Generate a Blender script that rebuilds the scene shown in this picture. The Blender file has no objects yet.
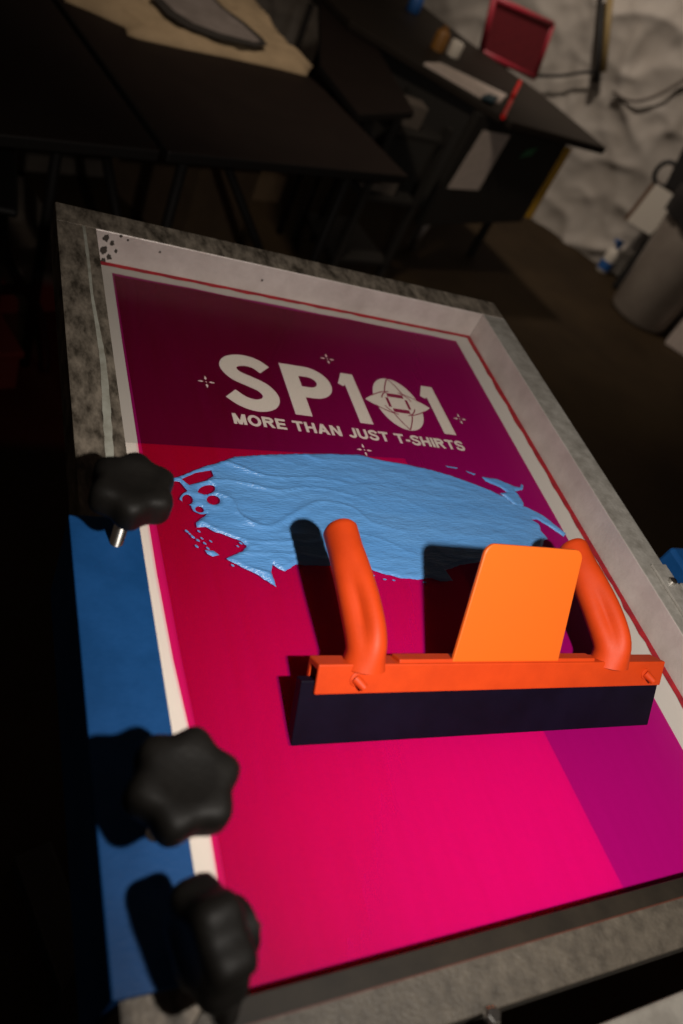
import bpy, bmesh, math, random
import numpy as np
from mathutils import Vector, Matrix, noise
from mathutils.geometry import delaunay_2d_cdt, tessellate_polygon

random.seed(4)
sc = bpy.context.scene
COL = sc.collection
PI = math.pi
ZM = 0.95            # height of the printing mesh above the floor
ZC = 1.42            # height of the camera above the floor

# ------------------------------------------------------------------ camera
F_PX = 779.539
RIGHT = Vector((0.88552649, -0.26319878, 0.38284363))
DOWN = Vector((0.06027608, -0.75199651, -0.6564054))
FWD = Vector((0.46066217, 0.60434068, -0.65004824))
CAM = Vector((0, 0, ZC))
cd = bpy.data.cameras.new('camera')
cam = bpy.data.objects.new('camera', cd)
COL.objects.link(cam)
R3 = Matrix((RIGHT, -DOWN, -FWD)).transposed()
cam.matrix_world = Matrix.Translation(CAM) @ R3.to_4x4()
cd.sensor_fit = 'VERTICAL'
cd.sensor_height = 36.0
cd.lens = F_PX / 1024 * 36.0
cd.clip_start = 0.02
cd.dof.use_dof = True
cd.dof.focus_distance = 0.69
cd.dof.aperture_fstop = 4.2
sc.camera = cam


def ray(u, v):
    return RIGHT * (u - 341.5) + DOWN * (v - 512.0) + FWD * F_PX


def at(u, v, z):
    """the point of the level plane z that is seen at (u, v)"""
    r = ray(u, v)
    return CAM + r * ((z - ZC) / r.z)


def onv(u, v, p0, ang):
    """the point of an upright plane through p0 running along ang degrees"""
    r = ray(u, v)
    n = Vector((-math.sin(math.radians(ang)), math.cos(math.radians(ang)), 0))
    p = Vector((p0[0], p0[1], 0))
    return CAM + r * (((p - CAM).dot(n)) / r.dot(n))


# ------------------------------------------------------------------ materials
def mat(name, col, rough=.5, metal=0., col2=None, nscale=30., bump=0., bscale=None, spec=.5, stretch=None,
        lo=.35, hi=.65, coat=0.):
    m = bpy.data.materials.new(name)
    m.use_nodes = True
    nt = m.node_tree
    b = nt.nodes['Principled BSDF']
    b.inputs['Base Color'].default_value = (*col, 1)
    b.inputs['Roughness'].default_value = rough
    b.inputs['Metallic'].default_value = metal
    b.inputs['Specular IOR Level'].default_value = spec
    b.inputs['Coat Weight'].default_value = coat
    tc = nt.nodes.new('ShaderNodeTexCoord')
    vec = tc.outputs['Object']
    if stretch:
        mp = nt.nodes.new('ShaderNodeMapping')
        mp.inputs['Scale'].default_value = stretch
        nt.links.new(vec, mp.inputs['Vector'])
        vec = mp.outputs['Vector']
    if col2:
        n = nt.nodes.new('ShaderNodeTexNoise')
        n.inputs['Scale'].default_value = nscale
        n.inputs['Detail'].default_value = 6
        n.inputs['Roughness'].default_value = .65
        nt.links.new(vec, n.inputs['Vector'])
        r = nt.nodes.new('ShaderNodeValToRGB')
        r.color_ramp.elements[0].position = lo
        r.color_ramp.elements[1].position = hi
        r.color_ramp.elements[0].color = (*col, 1)
        r.color_ramp.elements[1].color = (*col2, 1)
        nt.links.new(n.outputs['Fac'], r.inputs['Fac'])
        nt.links.new(r.outputs['Color'], b.inputs['Base Color'])
    if bump:
        n2 = nt.nodes.new('ShaderNodeTexNoise')
        n2.inputs['Scale'].default_value = bscale or nscale * 3
        n2.inputs['Detail'].default_value = 4
        nt.links.new(vec, n2.inputs['Vector'])
        bp = nt.nodes.new('ShaderNodeBump')
        bp.inputs['Strength'].default_value = bump
        bp.inputs['Distance'].default_value = .002
        nt.links.new(n2.outputs['Fac'], bp.inputs['Height'])
        nt.links.new(bp.outputs['Normal'], b.inputs['Normal'])
    return m


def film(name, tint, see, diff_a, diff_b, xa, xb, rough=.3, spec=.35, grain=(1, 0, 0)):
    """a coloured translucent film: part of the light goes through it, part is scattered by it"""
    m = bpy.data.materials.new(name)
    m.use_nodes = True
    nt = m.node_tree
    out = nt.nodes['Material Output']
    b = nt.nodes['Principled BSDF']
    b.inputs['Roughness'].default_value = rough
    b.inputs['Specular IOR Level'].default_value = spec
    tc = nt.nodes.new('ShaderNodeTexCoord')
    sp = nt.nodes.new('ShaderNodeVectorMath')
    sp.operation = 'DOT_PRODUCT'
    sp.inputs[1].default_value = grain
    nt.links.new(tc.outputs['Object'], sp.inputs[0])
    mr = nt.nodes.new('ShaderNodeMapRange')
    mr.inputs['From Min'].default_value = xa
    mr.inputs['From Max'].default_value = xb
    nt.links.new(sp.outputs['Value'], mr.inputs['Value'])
    # faint long scratches and squeegee streaks of wear
    mp = nt.nodes.new('ShaderNodeMapping')
    mp.inputs['Scale'].default_value = (60, 4, 1)
    nt.links.new(tc.outputs['Object'], mp.inputs['Vector'])
    n = nt.nodes.new('ShaderNodeTexNoise')
    n.inputs['Scale'].default_value = 2.0
    n.inputs['Detail'].default_value = 5
    nt.links.new(mp.outputs['Vector'], n.inputs['Vector'])
    add = nt.nodes.new('ShaderNodeMath')
    add.operation = 'MULTIPLY_ADD'
    nt.links.new(n.outputs['Fac'], add.inputs[0])
    add.inputs[1].default_value = .12
    nt.links.new(mr.outputs['Result'], add.inputs[2])
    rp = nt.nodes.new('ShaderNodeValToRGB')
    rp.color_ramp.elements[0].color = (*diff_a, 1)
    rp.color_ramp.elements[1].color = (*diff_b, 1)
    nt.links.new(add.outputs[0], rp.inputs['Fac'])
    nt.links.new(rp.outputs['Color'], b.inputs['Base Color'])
    t = nt.nodes.new('ShaderNodeBsdfTransparent')
    t.inputs['Color'].default_value = (*tint, 1)
    mx = nt.nodes.new('ShaderNodeMixShader')
    mx.inputs['Fac'].default_value = see
    nt.links.new(b.outputs[0], mx.inputs[1])
    nt.links.new(t.outputs[0], mx.inputs[2])
    nt.links.new(mx.outputs[0], out.inputs['Surface'])
    return m


M = {}
M['alu'] = mat('brushed_aluminium', (.045, .036, .026), .5, .15, (.25, .21, .165), 70, .3, 300, stretch=(1.3, .55, 1), lo=.36, hi=.66)
M['alu_near'] = mat('oxidised_aluminium', (.032, .026, .019), .55, .05, (.074, .062, .047), 120, .3, 500, lo=.3, hi=.7)  # frame aluminium, darkened in colour to imitate the dim light on the near bar
M['alu_clean'] = mat('wiped_aluminium', (.40, .345, .32), .42, .25, (.56, .50, .47), 18, .2, 260, lo=.3, hi=.7)  # paler aluminium for the inner bar walls and the desk foot
M['alu_smear'] = mat('pale_ink_smear', (.36, .36, .31), .5, 0, (.24, .23, .19), 60)
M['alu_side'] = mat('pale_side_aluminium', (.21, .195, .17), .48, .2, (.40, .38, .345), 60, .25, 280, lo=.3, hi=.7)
M['ink_stain'] = mat('dried_dark_ink', (.035, .028, .022), .6)
M['tape'] = mat('brown_tape', (.010, .0075, .005), .55, 0, (.016, .012, .008), 40, spec=.25)
M['glue'] = mat('red_screen_glue', (.30, .008, .014), .35, 0, (.17, .005, .014), 80)
M['tape_edge'] = mat('reddish_tape_edge', (.06, .015, .008), .5)
M['fabric'] = film('white_screen_fabric', (.98, .96, .93), .45, (.74, .67, .60), (.80, .74, .68), -.3, .3, .6, .2)
M['stencil'] = mat('open_stencil_fabric', (.50, .435, .375), .7, 0, (.58, .51, .45), 900, .15, 1500, spec=.2)
M['stencil_line'] = mat('stencil_gap', (.20, .006, .045), .4)
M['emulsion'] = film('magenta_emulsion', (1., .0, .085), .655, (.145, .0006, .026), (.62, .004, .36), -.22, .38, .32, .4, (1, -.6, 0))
M['emulsion_edge'] = film('thin_pink_emulsion', (.98, .06, .28), .55, (.42, .006, .15), (.55, .01, .26), -.2, .2, .35, .4)
M['platen'] = mat('pale_platen', (.95, .92, .88), .6, 0, (.90, .87, .83), 12)
M['blue'] = mat('blue_painted_steel', (.004, .045, .150), .5, .0, (.008, .062, .20), 22, .12, 500, spec=.25)
M['steel'] = mat('grey_steel', (.15, .138, .12), .45, .2, (.22, .205, .18), 40, .15, 300)
M['steel_dark'] = mat('dark_steel', (.03, .027, .024), .5, .2)
M['chrome'] = mat('bright_bolt_steel', (.75, .73, .70), .2, 1.)
M['knob'] = mat('black_knob_plastic', (.005, .0043, .0037), .55, 0, (.008, .007, .006), 60, .12, 400, spec=.16)
M['orange'] = mat('orange_plastic', (.54, .047, .005), .55, 0, (.47, .039, .004), 30, .06, 500, spec=.25)
M['plate'] = mat('orange_sheet_plastic', (.66, .112, .010), .40, 0, (.65, .115, .009), 14, .03, 300, spec=.45)
M['rubber'] = mat('navy_squeegee_rubber', (.0028, .0014, .0062), .55, 0, (.0042, .0024, .010), 25, .05, 300, spec=.10)
M['floor'] = mat('dark_brown_concrete', (.026, .015, .006), .75, 0, (.040, .024, .010), 3, .1, 60, spec=.2)
M['wall'] = mat('grey_wall', (.16, .14, .12), .8)
M['darkwall'] = mat('dark_wall', (.02, .016, .013), .9)
M['sheeting'] = mat('pale_plastic_sheeting', (.36, .315, .27), .6, 0, (.43, .385, .34), 4, .1, 20, spec=.2)
M['tabletop'] = mat('dark_brown_laminate', (.011, .006, .0045), .6, 0, (.014, .008, .006), 10, spec=.2)
M['tableedge'] = mat('black_table_edging', (.008, .006, .005), .55)
M['desk'] = mat('black_desk_laminate', (.017, .0125, .009), .6, 0, (.022, .016, .012), 8, spec=.2)
M['deskpanel'] = mat('charcoal_desk_panel', (.022, .019, .016), .6)
M['paper'] = mat('greyish_paper', (.66, .55, .49), .8, 0, (.56, .47, .41), 30)
M['white'] = mat('white_board', (.62, .56, .48), .7)
M['brown'] = mat('brown_board', (.12, .06, .03), .7)
M['card'] = mat('brown_cardboard', (.085, .052, .026), .8, 0, (.11, .068, .036), 12)
M['palebin'] = mat('pale_grey_bin', (.13, .105, .085), .6, 0, (.10, .08, .065), 8)
M['black'] = mat('matte_black', (.010, .008, .007), .6)
M['tube'] = mat('black_steel_tube', (.010, .008, .007), .6, 0, spec=.15)
M['cream'] = mat('cream_cotton', (.44, .32, .195), .9, 0, (.36, .26, .155), 14, .3, 90)
M['greyprint'] = mat('faded_grey_print', (.17, .14, .125), .9, 0, (.24, .20, .185), 16)
M['printedge'] = mat('dark_print_border', (.03, .024, .02), .9)
M['redmesh'] = mat('red_mesh_fabric', (.22, .014, .022), .7, 0, (.17, .01, .018), 40, .2, 200)
M['redframe'] = mat('red_chair_plastic', (.34, .018, .035), .5)
M['red'] = mat('red_plastic', (.65, .012, .010), .35)
M['can'] = mat('grey_bin_plastic', (.26, .215, .18), .4, .1, (.32, .27, .225), 6)
M['yellow'] = mat('yellow_paint', (.75, .42, .04), .5)
M['ochre'] = mat('ochre_wood', (.30, .21, .085), .6, 0, (.24, .16, .06), 12)
M['green'] = mat('green_sticker', (.05, .20, .09), .6)
M['bluelabel'] = mat('blue_label', (.02, .10, .32), .5)
M['orangebg'] = mat('amber_plastic', (.25, .11, .02), .5)
M['teal'] = mat('teal_plastic', (.02, .06, .08), .5)

# ------------------------------------------------------------------ object helpers
WM = {}     # world matrix of every parent


def thing(name, label, cat, loc=(0, 0, 0), rz=0., group=None):
    o = bpy.data.objects.new(name, None)
    COL.objects.link(o)
    o.empty_display_size = .05
    o.location = loc
    o.rotation_euler = (0, 0, rz)
    WM[o] = Matrix.Translation(Vector(loc)) @ Matrix.Rotation(rz, 4, 'Z')
    tag(o, label, cat, group)
    return o


def tag(o, label=None, cat=None, group=None, kind=None):
    if label: o['label'] = label
    if cat: o['category'] = cat
    if group: o['group'] = group
    if kind: o['kind'] = kind
    return o


def obj(name, bm, mats, parent=None, smooth=False, bevel=0., local=False, origin=None, segs=2, auto=None):
    """one mesh object; coordinates are world coordinates unless local"""
    me = bpy.data.meshes.new(name)
    if origin is None:
        if parent is None and not local:
            xs = [v.co for v in bm.verts]
            origin = Vector((sum(c.x for c in xs) / len(xs), sum(c.y for c in xs) / len(xs), min(c.z for c in xs)))
        else:
            origin = Vector((0, 0, 0))
    if parent is not None and not local:
        bm.transform(WM[parent].inverted())
    elif parent is None:
        bm.transform(Matrix.Translation(-Vector(origin)))
    bmesh.ops.recalc_face_normals(bm, faces=bm.faces)
    bm.to_mesh(me)
    bm.free()
    o = bpy.data.objects.new(name, me)
    COL.objects.link(o)
    for m in (mats if isinstance(mats, (list, tuple)) else [mats]):
        me.materials.append(m)
    if parent is not None:
        o.parent = parent
        WM[o] = WM[parent].copy()
    else:
        o.location = origin
        WM[o] = Matrix.Translation(Vector(origin))
    if smooth:
        for p in me.polygons: p.use_smooth = True
    if auto is not None:
        for p in me.polygons: p.use_smooth = True
        me.set_sharp_from_angle(angle=math.radians(auto))
    if bevel:
        b = o.modifiers.new('bevel', 'BEVEL')
        b.width = bevel
        b.segments = segs
        b.limit_method = 'ANGLE'
        b.angle_limit = math.radians(40)
    return o


def struct(name, bm, m):
    return tag(obj(name, bm, m), kind='structure')


def box(bm, x0, x1, y0, y1, z0, z1, T=None, mi=0):
    vs = [bm.verts.new((x, y, z)) for z in (z0, z1) for x, y in ((x0, y0), (x1, y0), (x1, y1), (x0, y1))]
    if T is not None:
        for v in vs: v.co = T @ v.co
    for f in ((0, 3, 2, 1), (4, 5, 6, 7), (0, 1, 5, 4), (1, 2, 6, 5), (2, 3, 7, 6), (3, 0, 4, 7)):
        bm.faces.new([vs[i] for i in f]).material_index = mi
    return vs


def prism(bm, pts, z0, z1, T=None, mi=0):
    lo = [bm.verts.new((p[0], p[1], z0)) for p in pts]
    hi = [bm.verts.new((p[0], p[1], z1)) for p in pts]
    if T is not None:
        for v in lo + hi: v.co = T @ v.co
    n = len(pts)
    fs = [bm.faces.new(lo[::-1]), bm.faces.new(hi)]
    for i in range(n):
        fs.append(bm.faces.new((lo[i], lo[(i + 1) % n], hi[(i + 1) % n], hi[i])))
    for f in fs: f.material_index = mi


def slab(bm, pts, depth, mi=0):
    """a plate whose front is the polygon pts (3-D) and whose thickness is the vector depth"""
    d = Vector(depth)
    a = [bm.verts.new(Vector(p)) for p in pts]
    b = [bm.verts.new(Vector(p) + d) for p in pts]
    n = len(pts)
    bm.faces.new(a).material_index = mi
    bm.faces.new(b[::-1]).material_index = mi
    for i in range(n):
        bm.faces.new((a[i], b[i], b[(i + 1) % n], a[(i + 1) % n])).material_index = mi


def flat(bm, pts, z, mi=0):
    vs = [Vector((p[0], p[1], z)) for p in pts]
    bv = [bm.verts.new(v) for v in vs]
    for t in tessellate_polygon([vs]):
        try:
            bm.faces.new([bv[i] for i in t]).material_index = mi
        except ValueError:
            pass


def rings(bm, rs, closed_ends=True, mi=0):
    vr = [[bm.verts.new(p) for p in r] for r in rs]
    n = len(vr[0])
    for a, b in zip(vr, vr[1:]):
        for i in range(n):
            bm.faces.new((a[i], a[(i + 1) % n], b[(i + 1) % n], b[i])).material_index = mi
    if closed_ends:
        bm.faces.new(vr[0][::-1]).material_index = mi
        bm.faces.new(vr[-1]).material_index = mi


def tube(bm, path, r, n=12, mi=0):
    path = [Vector(p) for p in path]
    rs = []
    up = None
    for i, p in enumerate(path):
        d = (path[min(i + 1, len(path) - 1)] - path[max(i - 1, 0)]).normalized()
        if up is None:
            up = d.orthogonal().normalized()
        up = (up - d * up.dot(d)).normalized()
        s = d.cross(up)
        rad = r[i] if isinstance(r, (list, tuple)) else r
        rs.append([p + (up * math.cos(2 * PI * k / n) + s * math.sin(2 * PI * k / n)) * rad for k in range(n)])
    rings(bm, rs, True, mi)


def lathe(bm, prof, T=None, n=32, mi=0):
    """profile of (radius, z) turned round z"""
    rs = []
    for r, z in prof:
        ring = [Vector((r * math.cos(2 * PI * k / n), r * math.sin(2 * PI * k / n), z)) for k in range(n)]
        rs.append([T @ p for p in ring] if T is not None else ring)
    rings(bm, rs, True, mi)


def spline(pts, sub=8, closed=False):
    P = [Vector(p) for p in pts]
    n = len(P)
    out = []
    rng = n if closed else n - 1
    for i in range(rng):
        p0 = P[(i - 1) % n] if (closed or i > 0) else P[0] * 2 - P[1]
        p1, p2 = P[i], P[(i + 1) % n]
        p3 = P[(i + 2) % n] if (closed or i < n - 2) else P[-1] * 2 - P[-2]
        for k in range(sub):
            t = k / sub
            out.append(.5 * ((2 * p1) + (p2 - p0) * t + (2 * p0 - 5 * p1 + 4 * p2 - p3) * t * t + (3 * p1 - p0 - 3 * p2 + p3) * t ** 3))
    if not closed: out.append(P[-1])
    return out


B = bmesh.new

# ================================================================== setting
bm = B(); box(bm, -6, 9, -4, 12, -.1, 0); struct('floor', bm, M['floor'])
WP = Vector((3.2, 3.63, 0)); WD = Vector((math.cos(-PI / 4), math.sin(-PI / 4), 0)); WN = Vector((WD.y, -WD.x, 0))   # WN looks into the room
if WN.dot(Vector((-1, -1, 0))) < 0: WN = -WN
bm = B()
a = WP - WD * 7 - WN * .06; b = WP + WD * 5 - WN * .06
slab(bm, [a, b, b + Vector((0, 0, 3)), a + Vector((0, 0, 3))], -WN * .12)
struct('wall_back', bm, M['wall'])

# ================================================================== the printing screen
Z = ZM
sroot = thing('printing_screen', 'aluminium framed printing screen with magenta emulsion and SP101 stencil', 'printing screen', (.379, .42, ZM))
HB = .0386
xo0, xi0, xi1, xo1 = .0907, .1297, .6320, .6680
yi1, yo1 = .7795, .8166
nl, nr = .0660, .0792          # inner edge of the near bar, left and right
ol, orr = .0270, .0400         # its outer edge


def bar(pts, mats=M['alu']):
    bm = B(); prism(bm, pts, ZM + .0002, ZM + HB)
    return bm


def bar_material_split(bm, normal, idx):
    n = Vector(normal)
    for f in bm.faces:
        f.normal_update()
        if f.normal.dot(n) > .9: f.material_index = idx


# far bar runs through at both corners, the side bars butt against it
bm = bar([(xo0, yi1), (xo1, yi1), (xo1, yo1), (xo0, yo1)])
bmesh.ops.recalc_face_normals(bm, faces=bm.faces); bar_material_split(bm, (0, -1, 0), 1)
for (u, v, r) in ((106, 238, .0032), (104, 250, .004), (112, 243, .0025), (103, 261, .003), (116, 251, .0018), (109, 257, .0028), (121, 236, .0016), (128, 240, .0012), (160, 252, .0012), (262, 280, .0014)):
    p = onv(u, v, (.1, yi1), 0)
    flatpts = [Vector((p.x + r * (.95 + .55 * noise.noise(Vector((math.cos(t) * 1.3 + u, math.sin(t) * 1.3, v)))) * math.cos(t), yi1 - .0003, min(max(p.z + 1.3 * r * (.95 + .55 * noise.noise(Vector((math.cos(t) * 1.3 + u, math.sin(t) * 1.3, v)))) * math.sin(t), ZM + .001), ZM + HB - .0005))) for t in [2 * PI * k / 16 for k in range(16)]]
    f = bm.faces.new([bm.verts.new(q) for q in flatpts]); f.material_index = 2
far_bar = obj('frame_bar', bm, [M['alu'], M['alu_clean'], M['ink_stain']], sroot, bevel=.0015)
bm = bar([(xo0, ol), (xi0, nl), (xi0, yi1 - .0004), (xo0, yi1 - .0004)])
# pale smear of old ink along the top of the left bar
sm = [at(u, v, ZM + HB) for u, v in ((76, 197), (82, 216), (88, 258), (92, 295), (98, 330), (103, 362), (106, 400), (108, 432), (110, 460))]
wd = [.002, .003, .003, .0025, .004, .0055, .0065, .0065, .006]
sp = spline(sm, 6)
L_, R_ = [], []
for i, p in enumerate(sp):
    k = i / (len(sp) - 1) * 8; j = min(int(k), 7); w = wd[j] + (wd[j + 1] - wd[j]) * (k - j)
    w *= .5 * (1 + .25 * noise.noise(p * 90))
    y = min(p.y, yi1 - .001)
    L_.append(bm.verts.new((max(p.x - w, xo0 + .002), y, ZM + HB + .0002))); R_.append(bm.verts.new((min(p.x + w, xi0 - .002), y, ZM + HB + .0002)))
for i in range(len(sp) - 1):
    bm.faces.new((L_[i], R_[i], R_[i + 1], L_[i + 1])).material_index = 1
obj('frame_bar', bm, [M['alu'], M['alu_smear']], sroot, bevel=.0011)
bm = bar([(xi1, nr), (xo1, orr), (xo1, yi1 - .0004), (xi1, yi1 - .0004)])
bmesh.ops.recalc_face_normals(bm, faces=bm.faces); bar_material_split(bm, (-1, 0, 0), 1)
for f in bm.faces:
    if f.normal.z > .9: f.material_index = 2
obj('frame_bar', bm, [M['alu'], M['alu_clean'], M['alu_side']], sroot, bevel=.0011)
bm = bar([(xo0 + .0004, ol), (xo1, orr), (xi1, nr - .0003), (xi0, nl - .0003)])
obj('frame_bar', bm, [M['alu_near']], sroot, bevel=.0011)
# dark brown band along the inner half of the near bar
bm = B()
e = Vector((xi1 - xi0, nr - nl, 0)).normalized(); nn = Vector((e.y, -e.x, 0))
p0 = Vector((xi0 + .003, nl, 0)) + nn * .0008; p1 = Vector((xi1 - .003, nr, 0)) + nn * .0008
prism(bm, [p0, p0 + nn * .0115, p1 + nn * .0105, p1], ZM + HB - .0004, ZM + HB + .0005)
tag(obj('tape_strip', bm, M['tape'], sroot), 'dark brown tape on near frame bar')
bm = B()
q0 = p0 + nn * .0114; q1 = p1 + nn * .0104
prism(bm, [q0, q0 + nn * .0009, q1 + nn * .0009, q1], ZM + HB - .0004, ZM + HB + .0004)
tag(obj('tape_edge', bm, M['tape_edge'], sroot), 'thin red line beside the tape')

# emulsion: outline of the thick coat, and the thin pink border of a first coat
ex1 = .6030
left_out = [(.1607, .12), (.1607, .1673), (.1578, .2283), (.1540, .2842), (.1516, .36), (.1512, .4107), (.1520, .5062), (.1517, .64), (.1519, .7637)]
left_in = [(.1650, .12), (.1648, .1673), (.1625, .2283), (.1600, .2842), (.1582, .36), (.1572, .4107), (.1548, .5062), (.1538, .64), (.1536, .7600)]
lo_ = [(x, y) for x, y in left_out]; li_ = [(x, y) for x, y in left_in]
lo_[0] = (.1607, nl - .002); li_[0] = (.1650, nl - .002)
top_in = [(x, .7600 + .0016 * math.sin(x * 31) + .004 * (x - .15)) for x in np.linspace(.16, .60, 12)]
top_out = [(x, .7637 + .0008 * math.sin(x * 60) + .006 * (x - .15) * (1 - (x - .15) * 2.2)) for x in np.linspace(.16, .60, 12)]
bm = B()
main = li_ + top_in + [(ex1, .7600), (ex1 - .0006, .55), (ex1 - .001, .4), (ex1 - .006, .25), (ex1 - .008, nr - .003)]
prism(bm, main, ZM - .0003, ZM + .0005)
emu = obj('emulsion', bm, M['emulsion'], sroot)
bm = B()
border = lo_ + top_out + [(ex1 + .0004, .7640), (ex1 + .0002, .7602)] + top_in[::-1] + li_[::-1]
vs = [Vector((x, y, ZM + .0002)) for x, y in border]
bv = [bm.verts.new(v) for v in vs]
for t in tessellate_polygon([vs]):
    bm.faces.new([bv[i] for i in t])
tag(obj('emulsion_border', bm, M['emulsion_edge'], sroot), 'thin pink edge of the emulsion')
# open fabric round the emulsion
bm = B()
outer = [(xi0 - .004, nl - .006), (xi1 + .004, nr - .004), (xi1 + .004, yi1 + .004), (xi0 - .004, yi1 + .004)]
inner = lo_[::-1]
right_edge = [(ex1 - .008, nr - .003), (ex1 - .006, .25), (ex1 - .001, .4), (ex1 - .0006, .55), (ex1 + .0004, .7640)]
Lp = lo_; Tp = top_out; Rp = right_edge[::-1]
def strip(bm, A_, B_):
    for i in range(len(A_) - 1):
        bm.faces.new([bm.verts.new((p[0], p[1], ZM)) for p in (A_[i], A_[i + 1], B_[i + 1], B_[i])])
strip(bm, [(xi0 - .004, y) for x, y in Lp], Lp)
strip(bm, Tp, [(x, yi1 + .004) for x, y in Tp])
strip(bm, Rp, [(xi1 + .004, y) for x, y in Rp])
bm.faces.new([bm.verts.new((x, y, ZM)) for x, y in ((xi0 - .004, Lp[-1][1]), Lp[-1], Tp[0], (Tp[0][0], yi1 + .004), (xi0 - .004, yi1 + .004))])
bm.faces.new([bm.verts.new((x, y, ZM)) for x, y in (Tp[-1], Rp[0], (xi1 + .004, Rp[0][1]), (xi1 + .004, yi1 + .004), (Tp[-1][0], yi1 + .004))])
bmesh.ops.remove_doubles(bm, verts=bm.verts, dist=1e-6)
obj('screen_fabric', bm, M['fabric'], sroot)
# red glue where fabric meets frame
bm = B()
def ragged(p, q, inward, base, n=60, seed=0.):
    p, q, inward = Vector((*p, 0)), Vector((*q, 0)), Vector((*inward, 0))
    top = []
    for i in range(n + 1):
        c = p.lerp(q, i / n)
        w = base * (1 + .45 * noise.noise(Vector((i * .35, seed, 0))) + .35 * noise.noise(Vector((i * 1.3, seed, 5))))
        top.append((c, c + inward * w))
    for (a, b), (c, d) in zip(top, top[1:]):
        bm.faces.new([bm.verts.new((x.x, x.y, ZM + h)) for x, h in ((a, .0022), (c, .0022), (d, .0005), (b, .0005))])
ragged((xi1 - .0001, nr), (xi1 - .0001, yi1), (-1, 0), .0056, 70, 1.)
ragged((xi0, yi1 - .0001), (xi1, yi1 - .0001), (0, -1), .0036, 70, 7.)
obj('glue_line', bm, M['glue'], sroot)

# ------------------------------------------------------------------ stencil lettering
ZL = ZM + .0008


def stroke(bm, pts, w, z=ZL, mi=0):
    pts = [Vector((p[0], p[1], 0)) for p in pts]
    ZC_[0] = (ZC_[0] + 1) % 9
    z = z + ZC_[0] * 2.5e-5
    Ls, Rs = [], []
    for i, p in enumerate(pts):
        d = (pts[min(i + 1, len(pts) - 1)] - pts[max(i - 1, 0)])
        d.normalize()
        n = Vector((-d.y, d.x, 0))
        ww = w[i] if isinstance(w, list) else w
        if 0 < i < len(pts) - 1:
            d0 = (p - pts[i - 1]).normalized(); n0 = Vector((-d0.y, d0.x, 0))
            ww = ww / max(n.dot(n0), .5)
        Ls.append(bm.verts.new((p.x + n.x * ww / 2, p.y + n.y * ww / 2, z)))
        Rs.append(bm.verts.new((p.x - n.x * ww / 2, p.y - n.y * ww / 2, z)))
    for i in range(len(pts) - 1):
        bm.faces.new((Ls[i], Rs[i], Rs[i + 1], Ls[i + 1])).material_index = mi


ZC_ = [0]


def poly(bm, pts, z=ZL, mi=0):
    ZC_[0] = (ZC_[0] + 1) % 9
    flat(bm, pts, z + ZC_[0] * 2.5e-5, mi)


def ell(cx, cy, rx, ry, a0=0, a1=360, n=40):
    return [(cx + rx * math.cos(math.radians(a0 + (a1 - a0) * k / n)), cy + ry * math.sin(math.radians(a0 + (a1 - a0) * k / n))) for k in range(n + 1)]


bm = B()
S = [p[:2] for p in spline([(.2990, .6330, 0), (.2895, .6418, 0), (.2765, .6443, 0), (.2630, .6395, 0), (.2575, .6288, 0), (.2640, .6175, 0), (.2775, .6105, 0), (.2905, .6030, 0), (.2968, .5905, 0), (.2915, .5785, 0), (.2780, .5735, 0), (.2640, .5775, 0), (.2527, .5875, 0)], 6)]
stroke(bm, S, .0182)
poly(bm, [(.3188, .5675), (.3380, .5675), (.3380, .6502), (.3188, .6502)])
bowl = [(.3375, .6412), (.3480, .6412)] + ell(.3480, .6238, .0186, .0174, 88, -88, 18) + [(.3480, .6064), (.3375, .6064)]
stroke(bm, bowl, .0178, ZL + .00002)
for x0, fx in ((.3942, .3855), (.5028, .4938)):
    poly(bm, [(x0, .5672), (x0 + .0162, .5672), (x0 + .0152, .6500), (fx + .0090, .6500), (fx, .6300), (fx + .0055, .6262), (x0, .6290)])
# the nought: an upright oval crossed by a level lens, with a small square at the middle
cx, cy = .4562, .6090
poly(bm, ell(cx, cy, .0300, .0440)[:-1])
lens = [(cx - .0432 + .0864 * k / 24, cy + .0205 * (1 - (abs(k / 12 - 1)) ** 1.7)) for k in range(25)] + [(cx + .0432 - .0864 * k / 24, cy - .0205 * (1 - (abs(k / 12 - 1)) ** 1.7)) for k in range(1, 24)]
poly(bm, lens, ZL + .0003)
G = ZL + .0006
up_ = [(cx - .0432 + .0864 * k / 24, cy + .0205 * (1 - (abs(k / 12 - 1)) ** 1.7)) for k in range(3, 22)]
dn_ = [(x, 2 * cy - y) for x, y in up_]
stroke(bm, up_[:7], .0014, G, 1); stroke(bm, up_[-7:], .0014, G, 1)
stroke(bm, dn_[:7], .0014, G, 1); stroke(bm, dn_[-7:], .0014, G, 1)
ux = [(cx + .0150 * (1 - (abs(k / 10 - 1)) ** 1.8), cy - .0435 + .0870 * k / 20) for k in range(21)]
stroke(bm, ux[:7], .0013, G, 1); stroke(bm, ux[-7:], .0013, G, 1)
ux2 = [(2 * cx - x, y) for x, y in ux]
stroke(bm, ux2[:7], .0013, G, 1); stroke(bm, ux2[-7:], .0013, G, 1)
for a0 in (18, 108, 198, 288):
    stroke(bm, ell(cx, cy, .0205, .0205, a0, a0 + 54, 10), .0014, G, 1)
for s in (1, -1):
    stroke(bm, [(cx - .0108, cy + s * .0130), (cx + .0108, cy + s * .0130)], .0062, G, 1)
    stroke(bm, [(cx + s * .0128, cy - .0080), (cx + s * .0128, cy + .0080)], .0036, G, 1)
obj('stencil_lettering', bm, [M['stencil'], M['stencil_line']], sroot)

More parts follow.
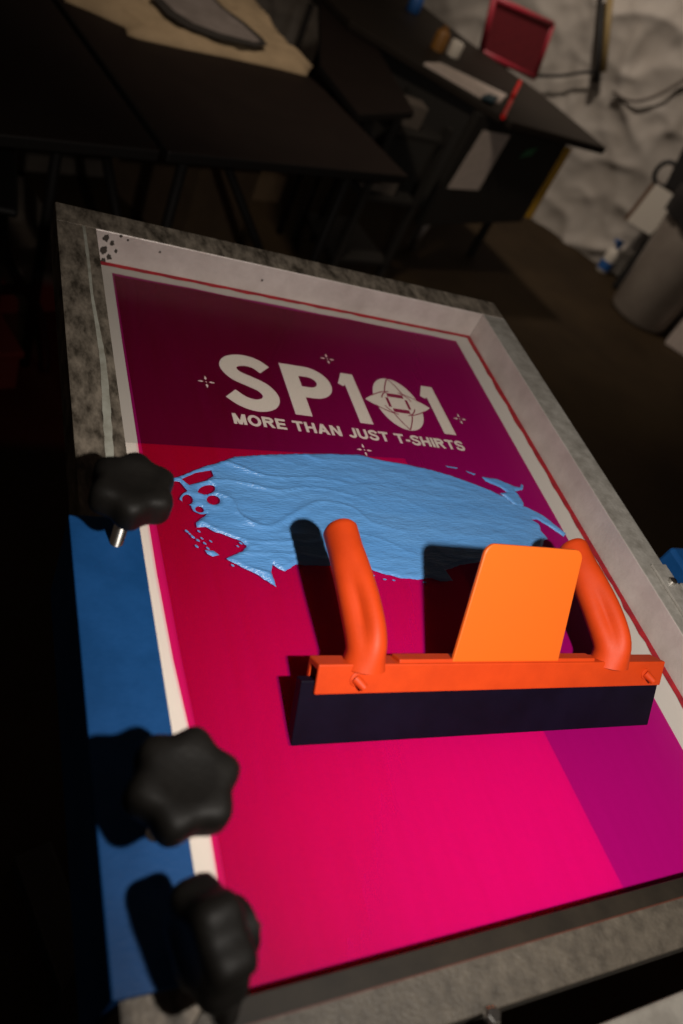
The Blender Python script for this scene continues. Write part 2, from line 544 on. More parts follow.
# MORE THAN JUST T-SHIRTS
def letter(bm, ch, x, y, h, kx, w):
    T = lambda a, b: (x + a * h * kx, y + b * h)
    wx = w / (h * kx)          # stroke width across, in letter units
    wy = w * .92 / h
    def q(*p): poly(bm, [T(*c) for c in p])
    def vert(a): q((a, 0), (a + wx, 0), (a + wx, 1), (a, 1))
    def hor(a, b, c): q((a, c), (b, c), (b, c + wy), (a, c + wy))
    def diag(a0, b0, a1, b1, k=1.08): q((a0, b0), (a0 + wx * k, b0), (a1 + wx * k, b1), (a1, b1))
    if ch == 'M':
        W = 1.0; vert(0); vert(W - wx); diag(0, 1, W / 2 - wx / 2, 0, 1.1); diag(W - wx * 1.1, 1, W / 2 - wx / 2, 0, 1.1)
    elif ch == 'O':
        W = 1.02; stroke(bm, [T(W / 2 + (W / 2 - wx / 2) * math.cos(t), .5 + (.53 - wy / 2) * math.sin(t)) for t in [2 * PI * k / 28 for k in range(29)]], w)
    elif ch == 'R':
        W = .92; vert(0); stroke(bm, [T(0, 1 - wy / 2), T(.52, 1 - wy / 2)] + [T(.52 + .24 * math.cos(t), .72 + (.28 - wy / 2) * math.sin(t)) for t in [PI / 2 - PI * k / 10 for k in range(1, 10)]] + [T(.52, .44 + wy / 2), T(0, .44 + wy / 2)], w); diag(W - wx * 1.15, 0, .36, .48, 1.15)
    elif ch == 'E':
        W = .80; vert(0); hor(0, W, 0); hor(0, W, 1 - wy); hor(0, W * .93, .5 - wy / 2)
    elif ch == 'T':
        W = .86; q((W / 2 - wx / 2, 0), (W / 2 + wx / 2, 0), (W / 2 + wx / 2, 1), (W / 2 - wx / 2, 1)); hor(0, W, 1 - wy)
    elif ch == 'H':
        W = .88; vert(0); vert(W - wx); hor(0, W, .5 - wy / 2)
    elif ch == 'A':
        W = 1.0; diag(0, 0, W / 2 - wx / 2 * 1.08, 1); diag(W - wx * 1.08, 0, W / 2 - wx / 2 * 1.08, 1); hor(.22, .78, .22)
    elif ch == 'N':
        W = .90; vert(0); vert(W - wx); diag(0, 1, W - wx * 1.1, 0, 1.1)
    elif ch == 'J':
        W = .74; stroke(bm, [T(W - wx / 2, 1), T(W - wx / 2, .32)] + [T(W / 2 + (W / 2 - wx / 2) * math.cos(t), .30 + (.32 - wy / 2) * math.sin(t)) for t in [-PI * k / 12 for k in range(1, 12)]], w)
    elif ch == 'U':
        W = .88; stroke(bm, [T(wx / 2, 1), T(wx / 2, .36)] + [T(W / 2 + (W / 2 - wx / 2) * math.cos(t), .34 + (.36 - wy / 2) * math.sin(t)) for t in [PI + PI * k / 12 for k in range(1, 12)]] + [T(W - wx / 2, .36), T(W - wx / 2, 1)], w)
    elif ch == 'S':
        W = .84; stroke(bm, [T(p.x, p.y) for p in spline([(.76, .74, 0), (.64, .88, 0), (.42, .92, 0), (.19, .86, 0), (.13, .71, 0), (.26, .58, 0), (.46, .51, 0), (.66, .43, 0), (.73, .27, 0), (.63, .12, 0), (.41, .07, 0), (.18, .13, 0), (.07, .30, 0)], 3)], w * .95)
    elif ch == 'I':
        W = wx; vert(0)
    elif ch == '-':
        W = .40; hor(0, W, .28)
    else:
        W = .34
    return W


bm = B()
txt = 'MORE THAN JUST T-SHIRTS'
h, w = .0150, .0034
tmp = B(); tot = sum(letter(tmp, c, 0, 0, h, 1., w) + .11 for c in txt) - .11; tmp.free()
kx = (.5215 - .2480) / (tot * h)
tmp = B(); tot = sum(letter(tmp, c, 0, 0, h, kx, w) + .11 for c in txt) - .11; tmp.free()
x = .2480
kx2 = (.5215 - .2480) / (tot * h)
for c in txt:
    W = letter(bm, c, x, .5422, h, kx2, w)
    x += (W + .11) * h * kx2
obj('stencil_tagline', bm, M['stencil'], sroot)
# four register marks
for (mx, my) in ((.2295, .5996), (.3843, .6723), (.5370, .5975), (.3854, .5250)):
    bm = B()
    for k in range(4):
        c, s = math.cos(k * PI / 2), math.sin(k * PI / 2)
        r = lambda a, b: (mx + a * c - b * s, my + a * s + b * c)
        poly(bm, [r(.0028, 0), r(.0048, .0014), r(.0086, .0004), r(.0086, -.0004), r(.0048, -.0014)])
    poly(bm, [(mx - .0010, my), (mx, my - .0010), (mx + .0010, my), (mx, my + .0010)])
    obj('register_mark', bm, M['stencil'], sroot)

# ================================================================== blue ink
def P2(pts, z=ZM + .001): return [tuple(at(u, v, z)[:2]) for u, v in pts]


ink_outer = [(215, 463.6), (234.7, 456.4), (267.5, 454.3), (305, 453.3), (324, 453.4), (359, 454.4), (384, 460.4), (409, 464.4), (431.6, 469.8), (452.7, 475.8), (473.8, 483.7), (489.6, 489.5), (505.4, 497.4), (513.3, 504), (526.5, 506.7), (542.3, 514.6), (555.5, 525), (566, 533), (564, 536.5), (550, 527), (537, 519), (531.8, 519.5), (539.7, 524.5), (541, 530.4), (547.6, 538.3), (543.7, 541), (542.3, 547.5), (530, 553), (512, 556), (484, 560.7), (461, 564.7), (446, 570), (450, 576), (453, 580.5), (441, 581), (432, 578), (417, 579), (400, 577.8), (390, 575), (379, 572.4), (371.5, 569), (363.8, 567), (340, 566), (303, 564.8), (296, 564), (286, 571), (277.7, 568), (272.6, 564), (271.6, 572), (276.7, 586.5), (271.6, 583.4), (255, 573), (236.7, 564), (226.5, 558.4), (242.9, 550.7), (247, 545.5), (240.8, 540.4), (226.5, 535.3), (214, 531), (206, 526.5), (197, 527), (196, 522), (206, 514.8), (207, 512.9), (201, 514.2), (193.7, 510.9), (191.2, 505.2), (184, 502.6), (179.8, 499), (181.6, 494), (187.5, 490.6), (182.4, 484.5), (179.3, 481.3), (172, 481), (173, 478), (183.4, 474.8), (197.8, 468.7), (208, 465.2)]
holes = [[(181.5, 478.8), (195.7, 472.5), (211.5, 469.8), (213.8, 475.6), (206, 480.4), (189.6, 484.6)]]
def oval(c, rx, ry, tilt=0, n=12):
    t0 = math.radians(tilt)
    return [(c[0] + rx * math.cos(a) * math.cos(t0) - ry * math.sin(a) * math.sin(t0), c[1] + rx * math.cos(a) * math.sin(t0) + ry * math.sin(a) * math.cos(t0)) for a in [2 * PI * k / n for k in range(n)]]
holes += [oval((206.8, 489.6), 9, 4.6, -14), oval((187.6, 499.4), 5.8, 5, 20), oval((213.6, 499.8), 7, 4.6, 10), oval((199.6, 509.2), 4.6, 3, 15)]
islands = [
    [(205, 549.6), (214, 550.5), (219.3, 554.6), (213, 556.2), (207.5, 553.6)],
    [(481.7, 476.4), (497.5, 478.8), (513.3, 485.6), (520, 487.4), (521.5, 483.6), (523.6, 485.4), (523, 489.6), (515, 491), (519, 495), (523.8, 503), (524, 507), (517, 507), (509, 500), (500, 493), (507, 492), (500, 487), (485.7, 481)],
    [(446, 465.4), (458, 467.6), (457, 468.6), (447, 466.6)], [(466, 470.6), (476, 473.8), (475, 475), (467, 471.8)],
]
for (u, v, s) in ((187, 531, 1.6), (190, 533.5, 1.2), (193, 536.5, 1.8), (198, 540, 1.6), (202, 538, 1.2), (205, 543, 1.4), (211, 541, 1.2), (197, 546, 1.6), (208, 548, 1.4), (238, 546, 1.2), (241, 543, 1.5), (199, 531, 1.3), (366, 573, 1.5), (373, 575, 1.5), (385, 579, 1.3), (394, 580, 1.2), (425, 582, 1.4), (233, 565, 1.4)):
    islands.append(oval((u, v), s * 1.5, s * .6, 35 if u < 300 else 10, 7))


def densify(p, step=.0022):
    out = []
    n = len(p)
    for i in range(n):
        a, b = Vector(p[i]), Vector(p[(i + 1) % n])
        k = max(1, int((b - a).length / step))
        for j in range(k): out.append(tuple(a.lerp(b, j / k)))
    return out


def jitter(p, amt):
    return [(x + amt * noise.noise(Vector((x * 260, y * 260, 1.3))), y + amt * noise.noise(Vector((x * 260, y * 260, 8.1)))) for x, y in p]


def inside(pts, poly_):
    x, y = pts[:, 0], pts[:, 1]
    res = np.zeros(len(pts), bool)
    P = np.array(poly_); Q = np.roll(P, -1, axis=0)
    for (ax, ay), (bx, by) in zip(P, Q):
        c = (ay > y) != (by > y)
        with np.errstate(divide='ignore', invalid='ignore'):
            xi = ax + (y - ay) * (bx - ax) / (by - ay)
        res ^= c & (x < xi)
    return res


def seg_dist(pts, loops):
    d = np.full(len(pts), 9.)
    for lp in loops:
        A = np.array(lp); Bq = np.roll(A, -1, axis=0)
        for a, b in zip(A, Bq):
            ab = b - a; L = ab @ ab + 1e-12
            t = np.clip(((pts - a) @ ab) / L, 0, 1)
            d = np.minimum(d, np.hypot(*(pts - a - t[:, None] * ab).T))
    return d


def ink_height(x, y):
    v = Vector((x * 22, y * 75, .3))
    h = .0012 + .0007 * noise.noise(v) + .0005 * noise.noise(Vector((x * 60, y * 240, 2)))
    # ridges left by the spatula: long curved crests, stronger to the left
    k = noise.noise(Vector((x * 14, y * 26, 4.)))
    left = max(0., min(1., (.40 - x) / .14))
    rdg = 1 - abs(math.sin((y * 118 + k * 3.4 + x * 9)))
    h += (.0004 + .0017 * left) * rdg ** 4
    bl = noise.noise(Vector((x * 45, y * 95, 9.)))
    h += (.0003 + .0012 * left) * max(0., bl) ** 1.2
    return h


bm = B()
outer = jitter(densify(P2(ink_outer)), .0009)
hl = [jitter(densify(P2(q), .0018), .0003) for q in holes]
regions = [(outer, hl)] + [(jitter(densify(P2(q), .0015), .0003), []) for q in islands]
for out_, hs in regions:
    loops = [out_] + hs
    xs = [p[0] for p in out_]; ys = [p[1] for p in out_]
    st = .0017
    gx, gy = np.meshgrid(np.arange(min(xs), max(xs), st), np.arange(min(ys), max(ys), st))
    g = np.stack([gx.ravel(), gy.ravel()], 1)
    if len(g):
        ok = inside(g, out_)
        for q in hs: ok &= ~inside(g, q)
        g = g[ok]
        if len(g):
            g = g[seg_dist(g, loops) > st * .5]
    verts = []; edges = []
    for lp in loops:
        s0 = len(verts); n = len(lp)
        verts += [Vector(p) for p in lp]
        edges += [(s0 + i, s0 + (i + 1) % n) for i in range(n)]
    verts += [Vector(p) for p in g]
    vo, eo, fo, *_ = delaunay_2d_cdt(verts, edges, [], 0, 1e-7)
    pts = np.array([tuple(v) for v in vo])
    cen = np.array([pts[list(f)].mean(0) for f in fo])
    ok = inside(cen, out_)
    for q in hs: ok &= ~inside(cen, q)
    dist = seg_dist(pts, loops)
    bv = []
    for (x, y), dd in zip(pts, dist):
        k = min(1., dd / .0045)
        bead = .0005 * math.exp(-((dd - .0022) / .0013) ** 2)
        z = ZM + .0006 + (ink_height(x, y)) * (1 - (1 - k) ** 2) + bead * (1 if dd > 1e-6 else 0)
        bv.append(bm.verts.new((x, y, z)))
    for f, o in zip(fo, ok):
        if o: bm.faces.new([bv[i] for i in f])
bmesh.ops.delete(bm, geom=[v for v in bm.verts if not v.link_faces], context='VERTS')
M['ink'] = mat('blue_plastisol_ink', (.085, .255, .56), .27, 0, (.105, .285, .59), 20, .5, 520, spec=.5, stretch=(.35, 1.4, 1))
ink = obj('blue_ink', bm, M['ink'], smooth=True)
tag(ink, 'smear of light blue ink spread across the magenta screen below the lettering', 'ink')

# ================================================================== squeegee
SX, SY, YAW, LEAN = .22671, .21270, -.02500, .63696
hor = Vector((-math.sin(YAW), math.cos(YAW), 0))
e_s = Vector((math.cos(YAW), math.sin(YAW), 0))
e_w = hor * math.sin(LEAN) + Vector((0, 0, math.cos(LEAN)))
e_t = -hor * math.cos(LEAN) + Vector((0, 0, math.sin(LEAN)))
SQ = Matrix((e_s, e_w, e_t)).transposed().to_4x4()
SQ.translation = Vector((SX, SY, ZM + .0006))
LS = .3436
sq = thing('squeegee', 'orange two-handled squeegee with dark navy rubber blade standing on the magenta screen', 'squeegee', (SX + LS / 2, SY, ZM + .001))


def T3(s, w, t): return SQ @ Vector((s, w, t))


def extr(bm, prof, s0, s1, mi=0):
    """profile of (w, t) pushed along the squeegee from s0 to s1"""
    a = [bm.verts.new(T3(s0, w, t)) for w, t in prof]; b = [bm.verts.new(T3(s1, w, t)) for w, t in prof]
    n = len(prof)
    bm.faces.new(a[::-1]); bm.faces.new(b)
    for i in range(n): bm.faces.new((a[i], a[(i + 1) % n], b[(i + 1) % n], b[i]))


tb = .0095
bm = B(); extr(bm, [(0, 0), (.0480, 0), (.0480, -tb), (tb * math.tan(LEAN), -tb)], 0, LS)
obj('rubber_blade', bm, M['rubber'], sq, bevel=.0007)
# holder: an upside-down U gripping the blade
bm = B()
hw0, hw1 = .0390, .0610
extr(bm, [(hw0, .0003), (hw0, .0034), (hw1, .0034), (hw1, -.0145), (hw0 - .001, -.0145), (hw0 - .001, -tb - .0006), (hw1 - .005, -tb - .0006), (hw1 - .005, .0003)], .0095, .3425)
obj('blade_holder', bm, M['orange'], sq, bevel=.0010)
# raised rib that carries the splash plate
bm = B(); extr(bm, [(hw1 - .001, .0015), (hw1 + .0026, .0012), (hw1 + .0026, -.0110), (hw1 - .001, -.0115)], .074, .262)
obj('plate_rib', bm, M['orange'], sq, bevel=.0008)
# splash plate with round corners
bm = B()
s0, s1, w0, w1, rr = .1195, .2220, hw1 + .0005, .1535, .0085
pl = [(s0, w0), (s1, w0)] + [(s1 - rr + rr * math.cos(a), w1 - rr + rr * math.sin(a)) for a in [PI / 2 * k / 8 for k in range(9)]] + [(s0 + rr + rr * math.cos(a), w1 - rr + rr * math.sin(a)) for a in [PI / 2 + PI / 2 * k / 8 for k in range(9)]]
# the sides draw in a little towards the top
pl = [(s + (.0105 * (s1 - s) + .0020 * (s - s0)) / (s1 - s0) * (w - w0) / (w1 - w0), w) for s, w in pl]
a = [bm.verts.new(T3(s, w, .0020)) for s, w in pl]; b = [bm.verts.new(T3(s, w, -.0014)) for s, w in pl]
bm.faces.new(a); bm.faces.new(b[::-1])
for i in range(len(pl)): bm.faces.new((a[i], b[i], b[(i + 1) % len(pl)], a[(i + 1) % len(pl)]))
obj('splash_plate', bm, M['plate'], sq, bevel=.0009)


def handle(sb, st):
    """curved grip leaning away behind the plate; hollowed for the thumb near its root"""
    path = spline([(sb, .0560, -.0045), (sb, .0740, -.0060), ((sb * 2 + st) / 3, .0950, -.0215), ((sb + st * 2) / 3, .1160, -.0430), (st, .1300, -.0585), (st, .1412, -.0722)], 6)
    bm = B(); rs = []
    n = 28; N = len(path)
    for i, p in enumerate(path):
        u = i / (N - 1)
        d = (path[min(i + 1, N - 1)] - path[max(i - 1, 0)]).normalized()
        side = Vector((1, 0, 0)); side = (side - d * side.dot(d)).normalized()
        nrm = d.cross(side).normalized()
        if nrm.z < 0: nrm = -nrm
        a = .0133 + .0016 * math.sin(PI * min(1, u * 1.3)) + (.003 * (1 - u / .12) if u < .12 else 0)
        b = .0135 + .0060 * math.sin(PI * min(1., u * 1.25)) * (1 - u) + (.0025 * (1 - u / .12) if u < .12 else 0)
        b = b + (.0145 - b) * max(0, (u - .55) / .45)
        cap = 1.
        if u > .975: cap = .86
        ring = []
        for k in range(n):
            th = 2 * PI * k / n
            r = 1.
            dent = math.exp(-((u - .36) / .22) ** 2)
            dth = (th - math.radians(128) + PI) % (2 * PI) - PI
            r -= .50 * dent * math.exp(-(dth / .62) ** 2)
            q = p + side * (a * r * cap * math.cos(th)) + nrm * (b * r * cap * math.sin(th))
            ring.append(T3(*q))
        rs.append(ring)
    rings(bm, rs)
    return bm


obj('handle', handle(.0480, .0455), M['orange'], sq, auto=50)
obj('handle', handle(.2845, .2800), M['orange'], sq, auto=50)
# two pegs through the front of the holder
for s in (.0400, .3215):
    bm = B()
    T0 = SQ @ Matrix.Translation((s, .0500, .0030))
    lathe(bm, [(.0052, 0), (.0052, .0012), (.0044, .0016)], T0, 20)
    tube(bm, [T0 @ Vector((-.0015, .0010, .0008)), T0 @ Vector((.0015, -.0014, .0030)), T0 @ Vector((.0046, -.0044, .0062))], [.0036, .0034, .0030], 14)
    obj('holder_peg', bm, M['orange'], sq, auto=40)

# ================================================================== the press that holds the screen
press = thing('screen_printing_press', 'blue and steel screen printing press with black star knobs clamping the screen', 'printing press', (.30, .30, 0))
# platen under the screen
PT = [(.098, .5045), (.4375, .5255), (.4650, .0820), (.1250, .0600)]
bm = B(); prism(bm, PT, ZM - .022, ZM - .0040)
obj('platen', bm, M['platen'], press, bevel=.002)
bm = B(); box(bm, .22, .30, -.10, .48, ZM - .055, ZM - .0215)
obj('platen_arm', bm, M['steel_dark'], press, bevel=.003)
bm = B()
lathe(bm, [(.085, .02), (.085, ZM - .07), (.10, ZM - .068), (.10, ZM - .0545)], Matrix.Translation((.26, .20, 0)), 32)
obj('column', bm, M['steel_dark'], press, auto=40)
for k in range(4):
    bm = B()
    T = Matrix.Translation((.26, .20, 0)) @ Matrix.Rotation(k * PI / 2 + .3, 4, 'Z')
    box(bm, .06, .30, -.03, .03, 0, .05, T)
    obj('foot', bm, M['steel_dark'], press, bevel=.004)
# left clamp: blue C-channel round the left frame bar
ZT = ZM + .0450
bm = B()
pr = [(.0815, ZM - .046), (.0815, ZT), (.1298, ZT), (.1298, ZM + .0392), (.0900, ZM + .0392), (.0900, ZM - .0012), (.120, ZM - .0012), (.120, ZM - .0032), (.0865, ZM - .0032), (.0865, ZM - .046)]
a = [bm.verts.new((x, .3755, z)) for x, z in pr]; b = [bm.verts.new((x + .0045, -.06, z)) for x, z in pr]
bm.faces.new(a); bm.faces.new(b[::-1])
for i in range(len(pr)): bm.faces.new((a[i], b[i], b[(i + 1) % len(pr)], a[(i + 1) % len(pr)]))
# keep the blue plate short of the near bar
for v in bm.verts:
    if v.co.y < 0: v.co.y = .0760
obj('side_clamp', bm, M['blue'], press, bevel=.0012)
# right clamp: blue arm beyond the frame, with a steel plate on the frame bar
bm = B(); box(bm, .6880, .7500, -.05, .3785, ZM - .046, ZT)
obj('side_clamp', bm, M['blue'], press, bevel=.004)
bm = B()
box(bm, .6470, .6675, .05, .3560, ZM + HB + .0002, ZM + HB + .0030)
box(bm, .6700, .6818, .05, .3320, ZM + HB - .006, ZM + HB + .0036)
cp = obj('clamp_plate', bm, M['alu_side'], press, bevel=.0006)
bm = B(); lathe(bm, [(.0042, 0), (.0042, .0030), (.0028, .0040)], Matrix.Translation(at(672, 582, ZM + HB + .0033)), 16)
obj('plate_bolt', bm, M['chrome'], cp, auto=40)
# rear head of the press, just this side of the near bar
bm = B()
box(bm, .05, .76, -.080, -.0040, ZM - .03, ZM + HB + .0015, Matrix.Rotation(.0404, 4, 'Z'))
head = obj('press_head', bm, M['steel'], press, bevel=.002)
# lug that carries the lower knob
bm = B()
tube(bm, [(.1425, .0865, ZM + .0885), (.1420, .0740, ZM + .068), (.1400, .0600, ZM + HB + .001)], [.0052, .0048, .0060], 12)
lug = obj('knob_lug', bm, M['steel_dark'], press, smooth=True)
bm = B(); lathe(bm, [(.0055, 0), (.0055, .0035), (.0040, .0050)], Matrix.Translation((.2880, .0290, ZM + HB)), 6)
tag(obj('cap_bolt', bm, M['chrome'], press, bevel=.0004), 'bright steel bolt head on the near bar')


def star_knob(T, R, rot, name='knob'):
    """six-lobed hand knob; T puts its underside at the origin with +z as the axis"""
    bm = B()
    n = 72
    rs = []
    for z, k in ((0., .62), (.0005, .86), (.0025, .96), (.006, 1.), (.016, 1.), (.0195, .965), (.0222, .87), (.0235, .74), (.0232, .52), (.0222, .40)):
        ring = []
        for i in range(n):
            t = 2 * PI * i / n + rot
            r = R * (.915 + .085 * math.cos(6 * (t - rot))) * k
            r = r if k > .6 else R * k * .88
            ring.append(T @ Vector((r * math.cos(t), r * math.sin(t), z)))
        rs.append(ring)
    rings(bm, rs)
    lathe(bm, [(.0120, -.0090), (.0135, -.0080), (.0140, .0005)], T, 28)
    return obj(name, bm, M['knob'], press, auto=45)


def bolt(T, L, parent, r=.0048):
    bm = B()
    prof = []
    k = 0; z = -L
    while z < -.0085:
        prof += [(r, z), (r * .88, z + .0006)]
        z += .0013
    prof.append((r, -.0080))
    lathe(bm, prof, T, 18)
    o = obj('bolt', bm, M['chrome'], parent, auto=60)
    return tag(o, 'bright steel bolt')


for (bx, by, zk, R, rot) in ((.1120, .3520, ZT + .0420, .0288, .35), (.1145, .1500, ZT + .0500, .0288, .15)):
    T = Matrix.Translation((bx, by, zk))
    kn = star_knob(T, R, rot)
    bolt(T, zk - (ZT - .002), kn)
# the third knob, on its side
kc = Vector((.1325, .0860, ZM + .0880))
T = Matrix.Translation(kc) @ Matrix.Rotation(math.radians(-88), 4, 'Y') @ Matrix.Rotation(.25, 4, 'X')
kn = star_knob(T, .0288, .3)
bolt(T, .011, kn)

# ================================================================== behind: folding tables
def tpt(u, v): return at(u, v, .74)


def table(name, label, corners, legs, mats=(M['tabletop'], M['tableedge']), h=.74):
    c = [Vector((p.x, p.y, 0)) for p in corners]
    ctr = sum(c, Vector()) / len(c)
    r = thing(name, label, 'table', (ctr.x, ctr.y, 0))
    bm = B(); prism(bm, c, h - .025, h)
    for f in bm.faces:
        f.normal_update()
        f.material_index = 0 if abs(f.normal.z) > .5 else 1
    obj('tabletop', bm, list(mats), r, bevel=.004)
    for path in legs:
        bm = B(); tube(bm, path, .013, 10)
        obj('leg', bm, M['tube'], r, smooth=True)
    return r


ux, uy = Vector((.937, .35, 0)), Vector((-.264, .965, 0))
seam = tpt(166, 151)
A0 = Vector((seam.x, seam.y, 0)) - ux * .012
tA = [A0, A0 + uy * 1.50, A0 + uy * 1.50 - ux * .95, A0 - ux * .95]
def legset(o, w, d, sx=1):
    """two U-shaped folding legs with a slanting brace"""
    L = []
    for k in (.16, .84):
        p = o + uy * (d * k)
        for f in (.12, .88):
            q = p + ux * (w * f)
            L.append([(q.x, q.y, .001), (q.x, q.y, .715)])
        q0, q1 = p + ux * (w * .12), p + ux * (w * .88)
        L.append([(q0.x, q0.y, .24), (q1.x, q1.y, .24)])
    return L
table('folding_table', 'dark brown folding table standing left of the one holding the cream shirt', tA, legset(A0 - ux * .95, .95, 1.5))
B0 = Vector((seam.x, seam.y, 0)) + ux * .006
wB = .712
def brace(o, w, d):
    L = legset(o, w, d)
    a = o + uy * (d * .16) + ux * (w * .35); b = o + uy * (d * .42) + ux * (w * .35)
    return L
tB = [B0, B0 + ux * wB, B0 + ux * wB + uy * .46, B0 + ux * (wB - .13) + uy * 1.5, B0 + uy * 1.5]
Bl = []
for q in ((.10, .10), (.60, .10), (.05, 1.15), (.52, 1.15)):
    p = B0 + ux * q[0] + uy * q[1]
    Bl.append([(p.x, p.y, .001), (p.x, p.y, .715)])
p, q = B0 + ux * .10 + uy * .12, B0 + ux * .60 + uy * .12
Bl.append([(p.x, p.y, .30), (q.x, q.y, .30)])
p, q = B0 + ux * .30 + uy * .55, B0 + ux * .60 + uy * .10
Bl.append([(p.x, p.y, .715), (q.x, q.y, .20)])
p, q = B0 + ux * .02 + uy * .55, B0 + ux * .10 + uy * .10
Bl.append([(p.x, p.y, .715), (q.x, q.y, .20)])
table('folding_table', 'dark brown folding table with the cream shirt lying on it', tB, Bl)
C = [at(*q, .708) for q in ((361, 117), (415, 112), (352, 2), (316, 0), (318, 62))]
C = [Vector((p.x, p.y, 0)) for p in C]
C2 = [C[0] + Vector((.0, .02, 0)), C[1], C[2], C[2] + uy * .25, C[3] + uy * .25 + ux * .02, C[3] + ux * .02, Vector((1.01, 2.62, 0))]
cc = sum(C2, Vector()) / len(C2)
table('side_table', 'dark side table between the cream shirt table and the black desk', C2, [[(cc.x + dx, cc.y + dy, .001), (cc.x + dx, cc.y + dy, .683)] for dx, dy in ((-.05, -.28), (.10, -.28), (-.02, .3), (.08, .3))], h=.708)

# cream shirt on the second table
def cloth_sheet(pts, z, amp, step=.02):
    lp = densify([(p.x, p.y) for p in pts], step)
    xs = [p[0] for p in lp]; ys = [p[1] for p in lp]
    gx, gy = np.meshgrid(np.arange(min(xs), max(xs), step), np.arange(min(ys), max(ys), step))
    g = np.stack([gx.ravel(), gy.ravel()], 1)
    g = g[inside(g, lp)]; g = g[seg_dist(g, [lp]) > step * .5]
    verts = [Vector(p) for p in lp] + [Vector(p) for p in g]
    n = len(lp)
    vo, eo, fo, *_ = delaunay_2d_cdt(verts, [(i, (i + 1) % n) for i in range(n)], [], 0, 1e-7)
    P = np.array([tuple(v) for v in vo]); cen = np.array([P[list(f)].mean(0) for f in fo]); ok = inside(cen, lp)
    dist = seg_dist(P, [lp])
    bm = B(); top = []
    for (x, y), d in zip(P, dist):
        k = min(1, d / .03)
        top.append(bm.verts.new((x, y, z + .004 + k * (.008 + amp * (noise.noise(Vector((x * 9, y * 16, 3))) * .5 + .5) + amp * .6 * (noise.noise(Vector((x * 30, y * 30, 1))))))))
    for f, o in zip(fo, ok):
        if o: bm.faces.new([top[i] for i in f])
    bmesh.ops.delete(bm, geom=[v for v in bm.verts if not v.link_faces], context='VERTS')
    # skirt down to the table
    edges = [e_ for e_ in bm.edges if e_.is_boundary]
    ret = bmesh.ops.extrude_edge_only(bm, edges=edges)
    for v in ret['geom']:
        if isinstance(v, bmesh.types.BMVert): v.co.z = z + .0005
    return bm


def tp3(u, v): return at(u, v, .745)
shirt_px = [(65, 0), (90, 10), (112, 20), (125, 26), (128, 34), (140, 38), (180, 47), (230, 57), (280, 68), (307, 75), (309, 70), (313, 66), (300, 55), (283, 38), (268, 18), (256, 2)]
sp_ = [tp3(u, v) for u, v in shirt_px]
sp_ += [sp_[-1] + Vector((-.02, .22, 0)), Vector((.42, 2.80, 0)), Vector((.20, 2.52, 0))]
shirt = thing('shirt', 'cream cotton shirt with a faded grey print lying on the folding table', 'shirt', (.55, 2.45, .741))
obj('fabric', cloth_sheet(sp_, .7405, .022), M['cream'], shirt, smooth=True)
def tp4(u, v): return at(u, v, .776)
bm = B(); pr = [tp4(*q) for q in ((150, -4), (166, 14), (186, 27), (215, 38), (256, 47), (267, 45), (262, 38), (246, 24), (224, 8), (212, -4))]
prism(bm, pr, .7755, .7775)
pg = obj('print_border', bm, M['printedge'], shirt)
bm = B(); pr = [tp4(*q) for q in ((158, -4), (174, 12), (193, 24), (220, 34), (255, 43), (260, 42), (243, 26), (220, 8), (209, -4))]
prism(bm, pr, .7778, .7788)
obj('faded_print', bm, M['greyprint'], shirt)

# clutter under the tables
def crate(name, label, cat, x, y, sx, sy, h, rz, m, lip=True):
    r = thing(name, label, cat, (x, y, 0), rz)
    bm = B()
    T = WM[r]
    t = .006
    for (a0, a1, b0, b1) in ((-sx, sx, -sy, -sy + t), (-sx, sx, sy - t, sy), (-sx, -sx + t, -sy + t, sy - t), (sx - t, sx, -sy + t, sy - t)):
        box(bm, a0, a1, b0, b1, .001, h, T)
    box(bm, -sx + t, sx - t, -sy + t, sy - t, .001, .008, T)
    obj('body', bm, m, r)
    bm = B()
    if lip:
        box(bm, -sx - .008, sx + .008, -sy - .008, sy + .008, h + .0005, h + .02, T)
        obj('lid', bm, m, r, bevel=.004)
    else:
        box(bm, -sx, sx, -sy, -.002, h + .0005, h + .004, T); box(bm, -sx, sx, .002, sy, h + .0005, h + .004, T)
        obj('flap', bm, m, r)
    return r
crate('storage_bin', 'pale storage bin on the floor under the left folding table', 'bin', .10, 2.16, .13, .17, .20, .35, M['palebin'])
crate('storage_bin', 'low pale bin on the floor beside the black chair legs', 'bin', -.02, 1.74, .15, .12, .10, .35, M['palebin'])
crate('cardboard_box', 'brown cardboard box under the cream shirt table', 'box', .72, 2.78, .14, .22, .32, .5, M['card'], False)
crate('cardboard_box', 'wide cardboard box behind the crossed table legs', 'box', .98, 3.25, .20, .20, .36, .3, M['card'], False)
crate('cardboard_box', 'long cardboard carton far under the left folding table', 'box', .22, 2.98, .24, .12, .10, .35, M['palebin'], False)

# black chair whose bent legs show at the left
ch = thing('folding_chair', 'black folding chair with bent tube legs beside the left table', 'chair', (0.02, 1.75, 0))
def c3(u, v, z): return at(u, v, z)
for off in (Vector((0, 0, 0)), Vector((-.40, -.02, 0))):
    bm = B()
    pth = spline([c3(3, 170, .46) + off, c3(3, 215, .40) + off, c3(6, 255, .33) + off, c3(22, 285, .24) + off, c3(38, 310, .16) + off, c3(44, 345, .07) + off, c3(45, 372, .012) + off], 6)
    tube(bm, pth, .012, 10); obj('leg', bm, M['tube'], ch, smooth=True)
s0 = c3(3, 170, .46)
bm = B(); box(bm, s0.x - .43, s0.x + .03, s0.y - .20, s0.y + .20, .455, .475); obj('seat', bm, M['black'], ch, bevel=.008)
for off in (0, -.40):
    bm = B(); tube(bm, [(s0.x + off, s0.y - .17, .456), (s0.x + off, s0.y - .24, .20), (s0.x + off, s0.y - .27, .002)], .012, 10); obj('leg', bm, M['tube'], ch, smooth=True)
